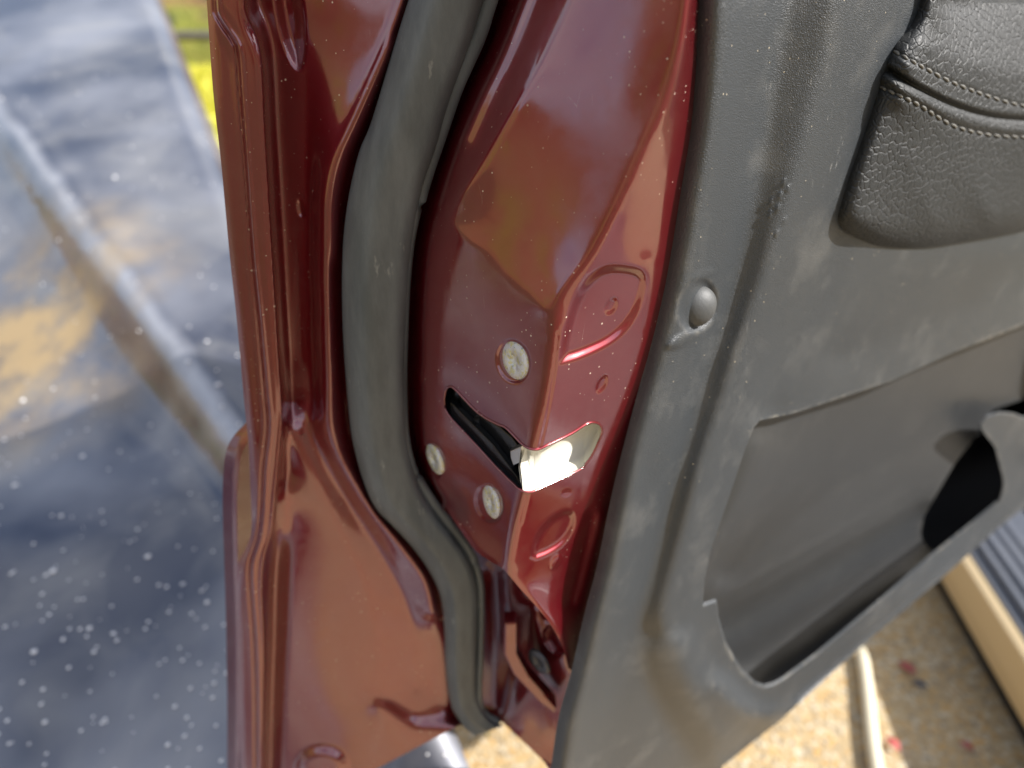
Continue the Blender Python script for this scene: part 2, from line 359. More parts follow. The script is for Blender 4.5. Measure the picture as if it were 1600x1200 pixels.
LIP = [(806, -100), (773, 0), (753, 60), (720, 133), (693, 210), (668, 285), (648, 365), (640, 440), (637, 520), (636, 600), (640, 680), (655, 738), (684, 785), (712, 822), (740, 860), (755, 893), (760, 933), (759, 1017), (757, 1090), (766, 1116), (786, 1128)]
Cc = [(1080, -100, .324), (1074, -40, .324), (1060, 60, .323), (1037, 150, .3225), (997, 240, .3215), (967, 307, .3205), (920, 397, .3195), (889, 437, .3190), (869, 468, .3185), (861, 500, .318), (857, 542, .318), (851, 584, .318), (843, 630, .318), (830, 683, .318), (820, 740, .318), (812, 773, .318), (798, 825, .318), (787, 884, .318)]
S1 = [(858, -100, .383), (818, 0, .382), (785, 83, .381), (753, 150, .381), (725, 213, .382), (703, 267, .385), (676, 350, .389), (664, 420, .390), (659, 500, .390), (657, 600, .390), (661, 690, .390), (675, 752, .390), (694, 790, .390)]
FLD = [(915, -100, .352), (905, -30, .352), (867, 60, .353), (810, 165, .353), (760, 253, .3585), (727, 300, .3655), (704, 345, .3745)]
BE = [(704, 345, .374), (737, 377, .3600), (770, 400, .3490), (790, 425, .3415), (830, 458, .3280), (852, 485, .3195)]
EDG = [(696, 792), (718, 826), (743, 860), (768, 878), (787, 890), (813, 920), (840, 950), (863, 980), (880, 1013), (888, 1045)]
EDY = [.389, .373, .354, .334, .3200, .3225, .3265, .331, .336, .340]
BOT = [(360, 1320), (540, 1320), (560, 1216), (597, 1197), (653, 1167), (718, 1133), (750, 1138), (785, 1128), (847, 1187), (875, 1225), (890, 1320)]
def rface(pts, off=0.0):                            # the face that runs parallel to the trim
    out = []
    for x, y in pts:
        u, F, Z = ray(x, y); c = np.interp(y, [0, 150, 600, 886], [-.2215, -.2240, -.2484, -.2600]); out.append((x, y, float(c / (.59 * u - .81 * F) * F + off)))
    return out

Rd = Relief(290, 1170, -104, 1304, 2)
L = Rd.line; dq = .030
L(sh(R0, -20), .374 + dq); L(R0, .374 + dq); L(sh(R0, 6), .3685 + dq); L(sh(R2, -5), .3685 + dq); L(sh(R2, 4), .3625 + dq); L(sh(R3, -3), .3620 + dq); L(sh(R3, 3), .3645 + dq)
g = [(p[0] + 13, p[1]) for p in R3 if p[1] < 700]; L(g, .386 + dq)
L([(p[0] + 30, p[1]) for p in R3 if p[1] < 600], .3865 + dq)
L([(458, -100), (470, 0), (478, 100), (483, 200), (486, 300), (486, 400), (488, 500), (490, 590), (492, 640)], .382 + dq)
L(U2, .3625 + dq); L(sh(U2[:18], -11, 0), .3668 + dq); L([(p[0] + 13, p[1] + 2) for p in U2 if p[1] < 500], .3655 + dq)
L(sh(SLp, 4), .380 + dq); L(sh(SLp, 45), .388 + dq)
L([(434, 845), (430, 900), (426, 1000), (421, 1100), (412, 1304)], .381 + dq)
L([(450, 800), (455, 845), (452, 900), (449, 1000), (443, 1100), (437, 1304)], .3725 + dq); L([(446, 690), (448, 760)], .373 + dq)
L([(443, 662), (465, 684), (490, 735), (520, 800), (548, 860), (573, 917), (588, 990), (597, 1077)], .3698 + dq)
L([(478, 668), (505, 715), (540, 775), (580, 838), (615, 900), (642, 960), (652, 1020), (648, 1075)], .3772 + dq)
L([(606, 1088), (650, 1117), (703, 1120)], .3712 + dq, smooth=False); L([(590, 1104), (640, 1140), (705, 1134)], .364 + dq, smooth=False)
L([(720, 1132), (653, 1167), (597, 1197), (560, 1216), (540, 1304)], .362 + dq, smooth=False)
L(sh(SRp, 2), .420); L(sh([p for p in LIP if p[1] < 800], 5), .417)
L(S1); L(FLD); L(BE); L(Cc); L([(p[0] + (13 if p[1] > 470 else 9), p[1] + 2, p[2] - .0002) for p in Cc])
L([(925, -100, .351), (1000, -100, .338), (1070, -100, .326)], smooth=False)
L(rface([(1010, 405), (985, 470), (962, 560), (943, 640), (922, 720), (903, 800), (890, 860)], -.0015))
s3 = lambda y: float(np.interp(y, [0, 250, 480, 620], [.034, .018, .006, .000]))
L([(p[0] + 14, p[1], y + s3(p[1])) for p, (_, _, y) in zip(T0, rface(T0)) if p[1] < 1060])
L([(p[0] + 60, p[1], y + .004 + s3(p[1])) for p, (_, _, y) in zip(T0, rface(T0)) if p[1] < 1060])
L(rface([(944, 805), (928, 875), (911, 945), (898, 1010)], -.006)); L(rface([(926, 805), (908, 880), (890, 945)], -.001))
L([(p[0] + 3, p[1] - 2, y) for p, y in zip(EDG, EDY)]); L([(p[0] - (6 if k < 4 else 30), p[1] + (5 if k < 4 else 24), y) for k, (p, y) in enumerate(zip(EDG, EDY))])
Rd.solve(2.3, calm=540)
tear = cr([(872, 572), (905, 563), (946, 545), (972, 527), (990, 507), (1005, 478), (1014, 442), (1008, 423), (990, 414), (955, 411), (930, 420), (906, 444), (890, 475), (878, 515), (872, 545), (871, 565)], 6)
Rd.press(tear, .0036, 18)
tear2 = cr([(826, 872), (834, 838), (852, 812), (878, 796), (896, 797), (902, 813), (895, 835), (880, 854), (858, 868), (838, 876)], 6)
Rd.press(tear2, .0032, 13)
Rd.press(ellipse(955, 478, 11, 17, .5), .0009, 9)
Rd.press(ellipse(940, 600, 9, 17, .5), .0013, 7); Rd.press(ellipse(868, 878, 9, 15, .6), -.0012, 7); Rd.press(ellipse(885, 770, 9, 6, -.3), .0006, 5)
Rd.press(ellipse(470, 326, 7, 16, -.2), .0012, 6); Rd.press(ellipse(452, 10, 26, 105, -.15), .006, 22)
Rd.press(ellipse(503, 1198, 48, 38), -.006, 24)
Rd.press(ellipse(666, 424, 5, 9), -.0006, 4)
Rd.groove(cr([(858, 520), (850, 590), (838, 660), (818, 740), (800, 815)], 5) + np.array([14, 2]), .0005, 2.5)
SCR = [(805.5, 563, 21, 30, -.25), (679, 717, 14.5, 25, -.25), (768, 784, 17.5, 26, -.25)]
for x, y, a, b, r in SCR: Rd.press(ellipse(x - 4, y + 2, a + 6, b + 6, r), .0022, 6)
HOLE = cr([(694, 623), (697, 608), (704, 604), (713, 610), (747, 645), (776, 662), (790, 668), (804, 682), (817, 695), (829, 701.5), (841, 702), (855, 696), (892, 678), (914, 664), (926, 660), (937, 663.5), (941, 674), (934, 693), (924, 713), (914, 726), (906, 734), (841, 765), (824, 769), (812, 765), (801, 755), (773, 727), (741, 692), (705, 654), (695, 637), (694, 623)], 3)[:-1]
HOLLOW = np.vstack([cr(EDG, 5), [[912, 1056], [905, 1130], [905, 1230], [847, 1187], [785, 1128], [744, 1122], [734, 1000], [728, 915], [718, 880], [700, 850], [678, 818]]])
Rd.groove(cr(R2, 6), .0016, 3.2); Rd.groove(cr(R2, 6) + np.array([6, 0]), -.0009, 3.0); Rd.groove(cr(R3, 6), -.0009, 2.6)
HOLLOW = np.vstack([cr(EDG, 5), [[912, 1056], [905, 1130], [905, 1230], [847, 1187], [785, 1128], [744, 1122], [734, 1000], [728, 915], [718, 880], [700, 850], [678, 818]]])
Rd.groove(cr(R2, 6), .0016, 3.2); Rd.groove(cr(R2, 6) + np.array([6, 0]), -.0009, 3.0); Rd.groove(cr(R3, 6), -.0009, 2.6)
Rd.groove(cr([p[:2] for p in S1 if p[1] < 230], 6), -.0035, 14)
me = sheet(Rd, lambda y: at_y(cr(R0, 5), y), lambda y: at_y(cr(T0, 5), y) + 34, -100, 1300, 2.2, 380, cuts=(HOLE, BOT, HOLLOW), lip=(0.0004, 0.0016, -0.0004))
frame = link('door_frame', me, M_red, door)
# sunk panel below the latch, seen past the cut lower edge of the frame
Rc = Relief(660, 960, 740, 1260, 2); L = Rc.line
L([(680, 800), (718, 870), (736, 930), (742, 1010), (746, 1110)], .436); L([(772, 890), (776, 1000), (774, 1110)], .430); L([(790, 900), (794, 1000), (790, 1120)], .418)
L([(740, 800), (800, 870), (860, 930), (900, 1000)], .405); L([(838, 950, .393), (842, 1030, .393), (838, 1080, .400), (838, 1140, .405)]); L([(880, 980, .374), (884, 1040, .374), (874, 1100, .392), (868, 1170, .400)])
L([(925, 1040, .362), (905, 1120, .388), (895, 1230, .398)])
Rc.solve(3.0)
Rc.press(cr([(846, 985), (862, 975), (880, 1005), (884, 1022), (866, 1022), (850, 1005)], 4), .004, 6)
BOT2 = [(640, 1300), (640, 1118), (742, 1122), (785, 1128), (847, 1187), (880, 1222), (880, 1300)]
link('sunk_panel', sheet(Rc, lambda y: 680 + 0 * y, lambda y: 930 + 0 * y, 760, 1240, 2.5, 110, cuts=(BOT2,), lip=(0, .004, 0)), M_red, door)
bm = slab([Vector((x, y, 1.155)) for x, y in ((-.145, .415), (-.06, .392), (.045, .335), (.085, .345), (.52, .665), (.40, .78), (-.10, .47))], Vector((0.01, .0, .26)), .008)
bm_obj('upper_shade_frame', bm, M_red, door, False)  # unseen upper door block, added to keep the sun off the seal
# folded bright lip round the latch opening
ring = np.vstack([Rd.p(HOLE[:, 0], HOLE[:, 1], -0.0001)]); ring = [Vector(p) for p in ring]
# outer skin: runs forward behind the frame, lower part bulging out past the hem
OS = [(330, -100), (340, 0), (352, 143), (364, 250), (378, 400), (390, 500), (398, 600), (398, 640), (384, 661), (366, 680), (354, 703), (349, 740), (348, 797), (351, 900), (353, 967), (355, 1100), (355, 1215)]
bm = bmesh.new(); rows = []
for x, y in cr(OS, 6):
    p0 = Vector(pt(x, y, .414)); rr = []
    for k in range(15):
        t = k / 14; bulge = 0.010 * math.sin(min(1, t * 1.6) * math.pi / 2)
        q = p0 + Vector((.81, .59, 0)) * t * .8 + Vector((-.59, .81, 0)) * (bulge + .03 * math.sin(t * 2.2))
        if t == 0: q = p0 + Vector((0.012, -0.006, 0))
        if k == 1: q = p0
        rr.append(bm.verts.new(q))
    rows.append(rr)
for a, b in zip(rows, rows[1:]):
    for k in range(14): bm.faces.new((a[k], a[k + 1], b[k + 1], b[k]))
bmesh.ops.recalc_face_normals(bm, faces=bm.faces)
bm_obj('outer_skin', bm, M_skin, door)
OSp = [(352, 705), (349, 740), (348, 797), (351, 900), (353, 967), (355, 1100), (355, 1300)]

# ------------------------------------------------------------------ weatherstrip
A, B = cr(SLp, 6), cr(SRp, 6); bm = bmesh.new(); rows = []
prof = [(math.pi * k / 20) for k in range(21)]
for i, (a, b) in enumerate(zip(A, B)):
    Pa, Pb = Vector(pt(a[0], a[1], .402)), Vector(pt(b[0], b[1], .402)); mid = (Pa + Pb) / 2; h = (Pb - Pa) / 2
    d = Vector((A[min(i + 1, len(A) - 1)][0] - A[max(i - 1, 0)][0], 0, 0)); out = (Vector((0, 0, CAMZ)) - mid).normalized(); rr = []
    for t in prof:
        c, s_ = math.cos(t), math.sin(t); cc = math.copysign(abs(c) ** 0.85, c); ss = s_ ** 0.75
        rr.append(bm.verts.new(mid - h * cc + out * (0.020 * s_ ** .85 + 0.0022 * math.exp(-((c - .22) / .22) ** 2) - 0.0010 * math.exp(-((c + .35) / .2) ** 2))))
    rr.append(bm.verts.new(mid + h * .8 - out * .006)); rr.append(bm.verts.new(mid - h * .8 - out * .006)); rows.append(rr)
n = len(rows[0])
for a, b in zip(rows, rows[1:]):
    for k in range(n): bm.faces.new((a[k], a[(k + 1) % n], b[(k + 1) % n], b[k]))
bm.faces.new(rows[0]); bm.faces.new(rows[-1][::-1]); bmesh.ops.recalc_face_normals(bm, faces=bm.faces)
seal = bm_obj('weatherstrip', bm, M_rubber, door)
Lp = cr(LIP, 6); r = [0.0031 + 0.0006 * math.sin(i * .05) for i in range(len(Lp))]
bm_obj('seal_lip', tube([pt(x - 8, y, .398) for x, y in Lp], r, 10, flat=1.3), M_rubber, seal)

# ------------------------------------------------------------------ screws
def screw(px, py, a, name, mat, R=Rd):
    c = Vector(R.p(px, py, -0.0002 if R is Rd else -.013)[0]); nrm = R.normal(px, py); scale = (c - Vector((0, 0, CAMZ))).dot(Vector((0, CT, -ST)))
    rad = a * 1.30 / FL * scale
    M = Matrix.Translation(c) @ nrm.to_track_quat('Z', 'Y').to_matrix().to_4x4()
    N = 48; bm = bmesh.new(); star = lambda k, r: r * (1 + .17 * math.cos(6 * 2 * math.pi * k / N))
    def ringv(f, z): return [bm.verts.new((f(k) * math.cos(2 * math.pi * k / N), f(k) * math.sin(2 * math.pi * k / N), z)) for k in range(N)]
    G = [ringv(lambda k: rad, -.001), ringv(lambda k: rad, .0003), ringv(lambda k: rad * .93, .0010), ringv(lambda k: rad * .70, .0013), ringv(lambda k: star(k, rad * .30), .0012), ringv(lambda k: star(k, rad * .26), .0004)]
    for u, v in zip(G, G[1:]):
        for k in range(N): bm.faces.new((u[k], u[(k + 1) % N], v[(k + 1) % N], v[k]))
    bm.faces.new(G[-1]); bmesh.ops.recalc_face_normals(bm, faces=bm.faces)
    bmesh.ops.transform(bm, matrix=M, verts=bm.verts)
    o = bm_obj(name, bm, mat, door)
    return o
labs = ('speckled zinc screw above the latch slot', 'speckled zinc screw beside the rubber seal', 'speckled zinc screw below the latch slot')
for (x, y, a, b, r_), lb in zip(SCR, labs): screw(x, y, b * .80, 'latch_screw', M_zinc)['label'] = lb
part = None
screw(842, 1034, 17, 'bracket_screw', M_steelgrey, R=Rc)
bpoly = [(788, 974), (807, 973), (807, 1022), (826, 1057), (870, 1106), (866, 1115), (845, 1100), (802, 1054), (787, 1022)]

# ------------------------------------------------------------------ latch in its opening
Dv = np.array([0.16, 1.0, -0.02]); Dv /= np.linalg.norm(Dv)
def pocket(poly, d1, mat, name, parent, shrink=0.93, tilt=0.0):
    P = Rd.p(poly[:, 0], poly[:, 1], 0.0008); c = P.mean(0); Q = c + (P - c) * shrink + Dv * d1
    m1 = P + Dv * .0015; bm = bmesh.new(); N = len(P)
    rings = [[bm.verts.new(v) for v in r] for r in (P + (P - c) * .02, m1, P * .5 + Q * .5 + (P - c) * .01, Q)]
    for u, v in zip(rings, rings[1:]):
        for k in range(N): bm.faces.new((u[k], u[(k + 1) % N], v[(k + 1) % N], v[k]))
    f = bm.faces.new(rings[-1]); bmesh.ops.triangulate(bm, faces=[f]); bmesh.ops.recalc_face_normals(bm, faces=bm.faces)
    return bm_obj(name, bm, mat, parent, True)
lo = HOLE[(HOLE[:, 0] < 818)]
k0 = [i for i in range(len(HOLE)) if HOLE[i, 0] >= 816]
right = np.vstack([HOLE[k0], [[815, 752], [812, 728], [814, 708]]])
leftp = np.array([p for p in HOLE if p[0] < 816]); idx = np.argsort(np.where(np.arange(len(HOLE)) > k0[-1], np.arange(len(HOLE)) - len(HOLE), np.arange(len(HOLE)))[HOLE[:, 0] < 816]); leftp = leftp[idx]
leftp = np.vstack([leftp, [[814, 708], [812, 728], [815, 752]]])
latch = pocket(leftp, .020, M_black, 'latch', door, .95)
pocket(right, .013, M_white, 'latch_liner', latch, .90)
def part_slab(name, poly, off, thick, mat, parent, bev=.0006, R=Rd):
    poly = np.array(poly, float); P = R.p(poly[:, 0], poly[:, 1], off)
    return bm_obj(name, slab(P, Dv * thick, bev), mat, parent, False)
part_slab('catch_plate', [(703, 628), (712, 636), (770, 694), (808, 745), (816, 760), (809, 762), (770, 728), (742, 690), (704, 652)], .004, .006, M_black, latch)
part_slab('fork_bar', [(716, 616), (748, 648), (782, 668), (800, 684), (812, 700), (806, 728), (796, 722), (760, 678), (722, 636)], .011, .006, M_black, latch)
part_slab('fork_end', [(797, 705), (815, 697), (818, 712), (814, 722), (802, 727), (798, 716)], .0045, .004, M_steel, latch, .0005)
bm_obj('pivot_hole', lathe([(0, 0), (.0022, 0), (.0026, .0006), (.0026, -.001)], 16, Matrix.Translation(Vector(Rd.p(747, 656, .0105)[0])) @ Vector((-.3, -.95, .1)).to_track_quat('Z', 'Y').to_matrix().to_4x4()), M_dark, latch)
bp = np.array(bpoly, float); bm_obj('bracket', slab(pt(bp[:, 0], bp[:, 1], .378 - (bp[:, 0] - 830) * .00012), Vector((0, .012, 0)), .0015), M_red, door, False)
# bare pressed rim of the opening, thin and bright on its lower side
low = [p for p in HOLE if True]
rim = bmesh.new(); Pr = Rd.p(HOLE[:, 0], HOLE[:, 1], -.0002); N = len(Pr)
tube([Pr[i % N] for i in range(N + 1)], 0.0007, 8, caps=False, bm=rim)
bm_obj('opening_rim', rim, M_red, latch)

# ------------------------------------------------------------------ charcoal trim
def base(px, py, off=0.0):                          # the trim's own plane, plus an offset in metres
    u, F, Z = ray(px, py); return np.interp(py, [0, 300, 600], [-.228, -.234, -.240]) / (.59 * u - .81 * F) * F + off
def BL(pts, off=None):
    return [(p[0], p[1], float(base(p[0], p[1], p[2] if off is None else off))) for p in pts]
T2 = [(1166, -100), (1160, 0), (1150, 100), (1130, 250), (1100, 395), (1052, 560), (1015, 700), (985, 850), (950, 1000), (915, 1130), (880, 1300)]
T3L = [(1240, -100), (1228, 0), (1206, 130), (1182, 280), (1147, 450), (1112, 560), (1082, 660), (1056, 750), (1030, 850), (1000, 950), (968, 1060), (936, 1180), (908, 1300)]
T3R = [(1325, -100), (1308, 0), (1282, 130), (1242, 280), (1190, 450), (1150, 560), (1120, 660), (1090, 750), (1066, 850), (1045, 930), (1032, 985)]
T4 = [(1395, -100), (1378, 0), (1350, 100), (1296, 280), (1240, 430), (1192, 560), (1150, 670), (1112, 770), (1082, 850), (1064, 915), (1048, 975)]
T5L = [(1318, 345), (1290, 420), (1250, 510), (1215, 580), (1188, 650)]
Tr = Relief(820, 1800, -104, 1304, 2); L = Tr.line
tb = lambda pts, off: L(BL(pts, off))
tb(sh(T0, -12), .018); tb(T0, .010); tb(sh(T0, 8), .003); tb([(p[0] + 36 - p[1] * .009, p[1]) for p in T0], -.009); tb([(p[0] + 52 - p[1] * .013, p[1]) for p in T0], -.009)
tb(T2, -.0020); tb(T3L, .0075); tb(T3R, -.0150); tb(T4, -.0105)
tb([(1440, -100), (1424, 0), (1392, 90), (1352, 215), (1312, 330)], -.0045); tb(T5L, .0005); tb(sh(T5L, 42, 6), -.0055)
tb([(1390, 405), (1460, 410), (1600, 390), (1800, 350)], -.004); tb([(1300, 560), (1400, 530), (1500, 485), (1600, 445), (1800, 365)], .004)
STEP = [(1187, 657), (1240, 646), (1319, 620), (1394, 595), (1487, 552), (1600, 508), (1800, 425)]
tb(sh(STEP, 0, -4), -.001)
tb([(1600, -100), (1600, 100), (1600, 300)], .004); tb([(1790, -100), (1790, 300)], .004)
CURVE = [(1040, 985), (1018, 1000), (1020, 1045), (1033, 1080), (1060, 1132), (1100, 1185), (1150, 1240)]
tb(sh(CURVE, -12, 5), .003); tb([(1003, 1010), (1000, 1060), (1000, 1110), (1010, 1200), (1020, 1300)], .004); tb(sh(CURVE, 12, -8), -.010)
OPEN_L = [(1178, 668), (1165, 700), (1137, 783), (1110, 862), (1098, 925)]
tb(OPEN_L, -.010)
RIMI = [(1096, 945), (1102, 1000), (1120, 1040), (1150, 1078), (1188, 1102), (1215, 1098), (1290, 1040), (1380, 970), (1460, 900), (1530, 840), (1590, 776), (1598, 740), (1592, 700), (1588, 660)]
tb(RIMI, -.012); tb(sh(RIMI[2:11], 5, 24), -.033)
tb([(1590, 700), (1660, 690), (1800, 640)], -.026)
tb([(1060, 1000), (1075, 1070), (1105, 1130), (1135, 1165)], -.022)
LOW = [(1128, 1304), (1131, 1196), (1219, 1126), (1345, 1011), (1415, 951), (1485, 892), (1555, 829), (1600, 794), (1800, 628)]
tb(LOW, .015); tb(sh(LOW[1:], -12, -24), -.014); tb([(1060, 1304), (1105, 1215)], .016)
Tr.solve(5.5)
# dished seat round the trim clip, with its raised lower lip
clipP = ellipse(1090, 478, 34, 46, .30); Tr.press(clipP, .0042, 14); Tr.press(ellipse(1068, 530, 34, 15, -.5), -.0018, 13); Tr.press(ellipse(1098, 430, 24, 12, -.4), -.0008, 10)
for i in range(9):
    x, y = 1225 + rng.normal(0, 22), 285 + i * 10; Tr.press(ellipse(x, y, 4, 9, .4), -.0007, 4)
OPENP = np.array([(1187, 657), (1240, 646), (1319, 620), (1394, 595), (1487, 552), (1600, 508), (1660, 484), (1660, 640), (1600, 654), (1585, 648), (1562, 646), (1542, 652), (1533, 662), (1534, 672), (1555, 699), (1567, 745), (1568, 760), (1562, 783), (1520, 818), (1450, 874), (1366, 948), (1275, 1025), (1225, 1062), (1210, 1071), (1196, 1075), (1180, 1071), (1158, 1050), (1133, 1008), (1122, 970), (1119, 941), (1098, 948), (1101, 905), (1110, 862), (1137, 783), (1165, 700), (1178, 668)])
def tr_xr(y):
    lw = np.array(LOW[1:], float)[::-1]; return np.minimum(1780, np.interp(y, lw[:, 1], lw[:, 0], right=1128))
me = sheet(Tr, lambda y: at_y(cr(T0, 5), y), tr_xr, -100, 1300, 2.6, 330, cuts=(OPENP,), lip=(0.0012, 0.004, 0.0))
trim = link('trim_panel', me, M_trim, door)
# clip
c = Vector(Tr.p(1091, 479, -.0005)[0]); nrm = (Tr.normal(1091, 479, 40) + Vector((-.40, -.25, .15))).normalized()
bm = lathe([(0, .0052), (.0040, .0047), (.0074, .0031), (.0094, .0005), (.0098, -.004)], 32, Matrix.Translation(c) @ nrm.to_track_quat('Z', 'Y').to_matrix().to_4x4() @ Matrix.Diagonal((1.12, 1.16, 1.2, 1)))
bm_obj('trim_clip', bm, M_clip, trim)
# pocket behind the opening
Pk = Relief(1040, 1800, 420, 1200, 4); L = Pk.line
pb = lambda pts, off: L(BL(pts, off))
pb([(1060, 560, .006), (1187, 600, .010), (1290, 585, .022), (1400, 540, .034), (1600, 450, .036), (1790, 370, .036)], None); pb([(1080, 930), (1150, 800), (1187, 690)], .007)
pb([(1130, 900), (1260, 800), (1400, 720), (1560, 640), (1790, 540)], .060); pb([(1110, 955), (1200, 905), (1330, 830), (1440, 770)], .070)
pb([(1118, 985), (1230, 920), (1350, 850), (1445, 795)], .086); pb([(1140, 1020), (1250, 950), (1360, 880), (1450, 822)], .078)
pb([(1150, 1046), (1260, 972), (1370, 900), (1455, 840)], .086); pb([(1200, 1090), (1290, 1030), (1400, 940), (1560, 820), (1790, 660)], .070); pb(sh(LOW[1:], -8, -12), .018)
Pk.solve(2.0)
for dy in (0, 22): Pk.groove(np.array([(1110, 965 - dy), (1200, 915 - dy), (1330, 842 - dy), (1440, 780 - dy)]), -.0016, 5)
HP = np.array([(1438, 834), (1444, 806), (1466, 768), (1492, 724), (1520, 688), (1552, 640), (1700, 590), (1700, 690), (1600, 770), (1530, 826), (1475, 868), (1452, 858)])
me = sheet(Pk, lambda y: 1060 + 0 * y, lambda y: np.full_like(y, 1780), 440, 1170, 5, 120, cuts=(HP,), keep=(np.vstack([[[1000, 400], [1900, 400]], np.array(LOW[::-1], float)[:-1] + np.array([-8, -12]), [[1000, 1300]]]),))
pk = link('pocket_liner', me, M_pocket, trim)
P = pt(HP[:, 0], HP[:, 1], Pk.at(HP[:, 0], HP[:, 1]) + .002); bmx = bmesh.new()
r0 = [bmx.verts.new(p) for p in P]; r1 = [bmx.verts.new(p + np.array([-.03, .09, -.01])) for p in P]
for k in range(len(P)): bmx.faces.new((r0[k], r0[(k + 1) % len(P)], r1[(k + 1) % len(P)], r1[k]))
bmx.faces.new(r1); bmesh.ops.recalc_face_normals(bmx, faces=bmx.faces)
bm_obj('pocket_end_shade', bmx, M_dark, trim)  # black box in place of the deep shade at the pocket's far end

# armrest
AL = [(1450, -100), (1448, -50), (1437, 8), (1424, 38), (1397, 71), (1382, 109), (1356, 188), (1330, 262), (1312, 320), (1308, 345)]
AB = [(1308, 345), (1318, 358), (1337, 371), (1375, 385), (1431, 388), (1487, 382), (1600, 360), (1800, 318)]
GRV = [(1376, 104), (1395, 113), (1431, 135), (1487, 163), (1544, 181), (1600, 188), (1700, 196), (1800, 200)]
Am = Relief(1270, 1800, -104, 420, 2); L = Am.line
ab = lambda pts, off: L(BL(pts, off))
ab(sh(AL, -6), .004); ab(AL, -.004); ab(sh(AL, 9), -.014); ab(sh(AL, 26), -.022); ab(sh(AB, 0, 5), .003); ab(AB, -.006); ab(sh(AB[1:], 3, -9), -.016); ab(sh(AB[2:], 5, -30), -.025)
ab([(1420, 240), (1440, 300), (1460, 345)], -.031); ab([(1500, 220), (1520, 290), (1550, 345)], -.034); ab([(1640, 230), (1680, 320)], -.034)
ab([(1400, 150), (1450, 180), (1500, 205), (1560, 222), (1650, 228), (1800, 232)], -.034)
ab([(1408, 96), (1450, 122), (1500, 143), (1560, 160), (1650, 170), (1800, 176)], -.034)
ab([(1440, 70), (1500, 95), (1560, 112), (1680, 125), (1800, 130)], -.031); ab([(1470, 0), (1540, 10), (1620, 20), (1800, 30)], .002); ab([(1480, -100), (1600, -95), (1800, -90)], .05)
Am.solve(4.0)
g = cr(GRV, 6); Am.groove(g, .0065, 4.2); Am.groove(g + np.array([2, 17]), -.0028, 8); Am.groove(g + np.array([-2, -11]), -.0012, 6)
ST1 = cr([(1397, 80), (1450, 109), (1487, 128), (1544, 150), (1600, 165), (1690, 178)], 8); ST2 = cr([(1376, 136), (1431, 161), (1487, 195), (1544, 210), (1600, 214), (1690, 220)], 8)
Am.groove(ST1, .0016, 4); Am.groove(ST2, .0016, 4)
me = sheet(Am, lambda y: at_y(cr(AL, 5), y), lambda y: np.full_like(y, 1780), -100, 405, 1.8, 200, keep=(np.vstack([cr(AL, 5), cr(AB, 5)[1:], [[1800, -120], [1440, -120]]]),), lip=(0.004, .012, 0))
arm = link('armrest', me, M_leather, door)
stm = None
for Ls in (ST1, ST2):
    D = dense(Ls, 1.0); i = 0
    while i + 10 < len(D):
        a, b = D[i], D[i + 9]; pa, pb_ = Vector(Am.p(a[0], a[1] - 1, -.0004)[0]), Vector(Am.p(b[0], b[1] + 2, -.0004)[0]); mid = (pa + pb_) / 2 + Vector((0, -.0006, .0002))
        bmt = tube([pa + Vector((0, .0008, 0)), pa * .8 + pb_ * .2 + Vector((0, -.0003, 0)), mid, pa * .2 + pb_ * .8 + Vector((0, -.0003, 0)), pb_ + Vector((0, .0008, 0))], [.0004, .0007, .0008, .0007, .0004], 6)
        bm_obj('stitch', bmt, M_thread, arm); i += 13

# ------------------------------------------------------------------ the car's own sill
M_tan = Mat('tan_sill_paint', (0.62, 0.47, 0.26), 0.35, coat=.6).m
M_tread = plastic('grey_tread_plastic', (0.065, 0.072, 0.09), 0.5, 0.15, 0.3)
a0, a1 = Vector(pt(1487, 882, 1.10)), Vector(pt(1600, 1068, .82)); dr = (a1 - a0); dr.z = 0; dr.normalize(); a0.z = (a0.z + a1.z) / 2
sv = Vector((-dr.y, dr.x, 0)); sv = sv if sv.x > 0 else -sv
org = a0 - dr * .6; ln = 1.9
def prism(prof, name, mat, parent, bev=.003):
    P = [org + sv * x + Vector((0, 0, z)) for x, z in prof]; return bm_obj(name, slab(P, dr * ln, bev), mat, parent, False)
prism([(.020, .006), (.035, .012), (.042, -.02), (.04, -.06), (.03, -.09), (.022, -.085), (.018, -.05)], 'sill_edge', M_tan, door)
sill = prism([(.043, .008), (.10, .016), (.16, .016), (.20, .02), (.20, -.06), (.043, -.06)], 'tread_plate', M_tread, door)
for k in range(4): prism([(.058 + k * .026, .016), (.064 + k * .026, .0215), (.072 + k * .026, .0215), (.078 + k * .026, .016)], 'tread_rib', M_tread, sill, .001)
prism([(.205, .02), (.205, -.09), (.9, -.09), (.9, -.02)], 'floor_mat', M_dark, door)
prism([(.05, -.065), (.05, -.16), (.9, -.16), (.9, -.1), (.2, -.095)], 'underbody', M_dark, door)

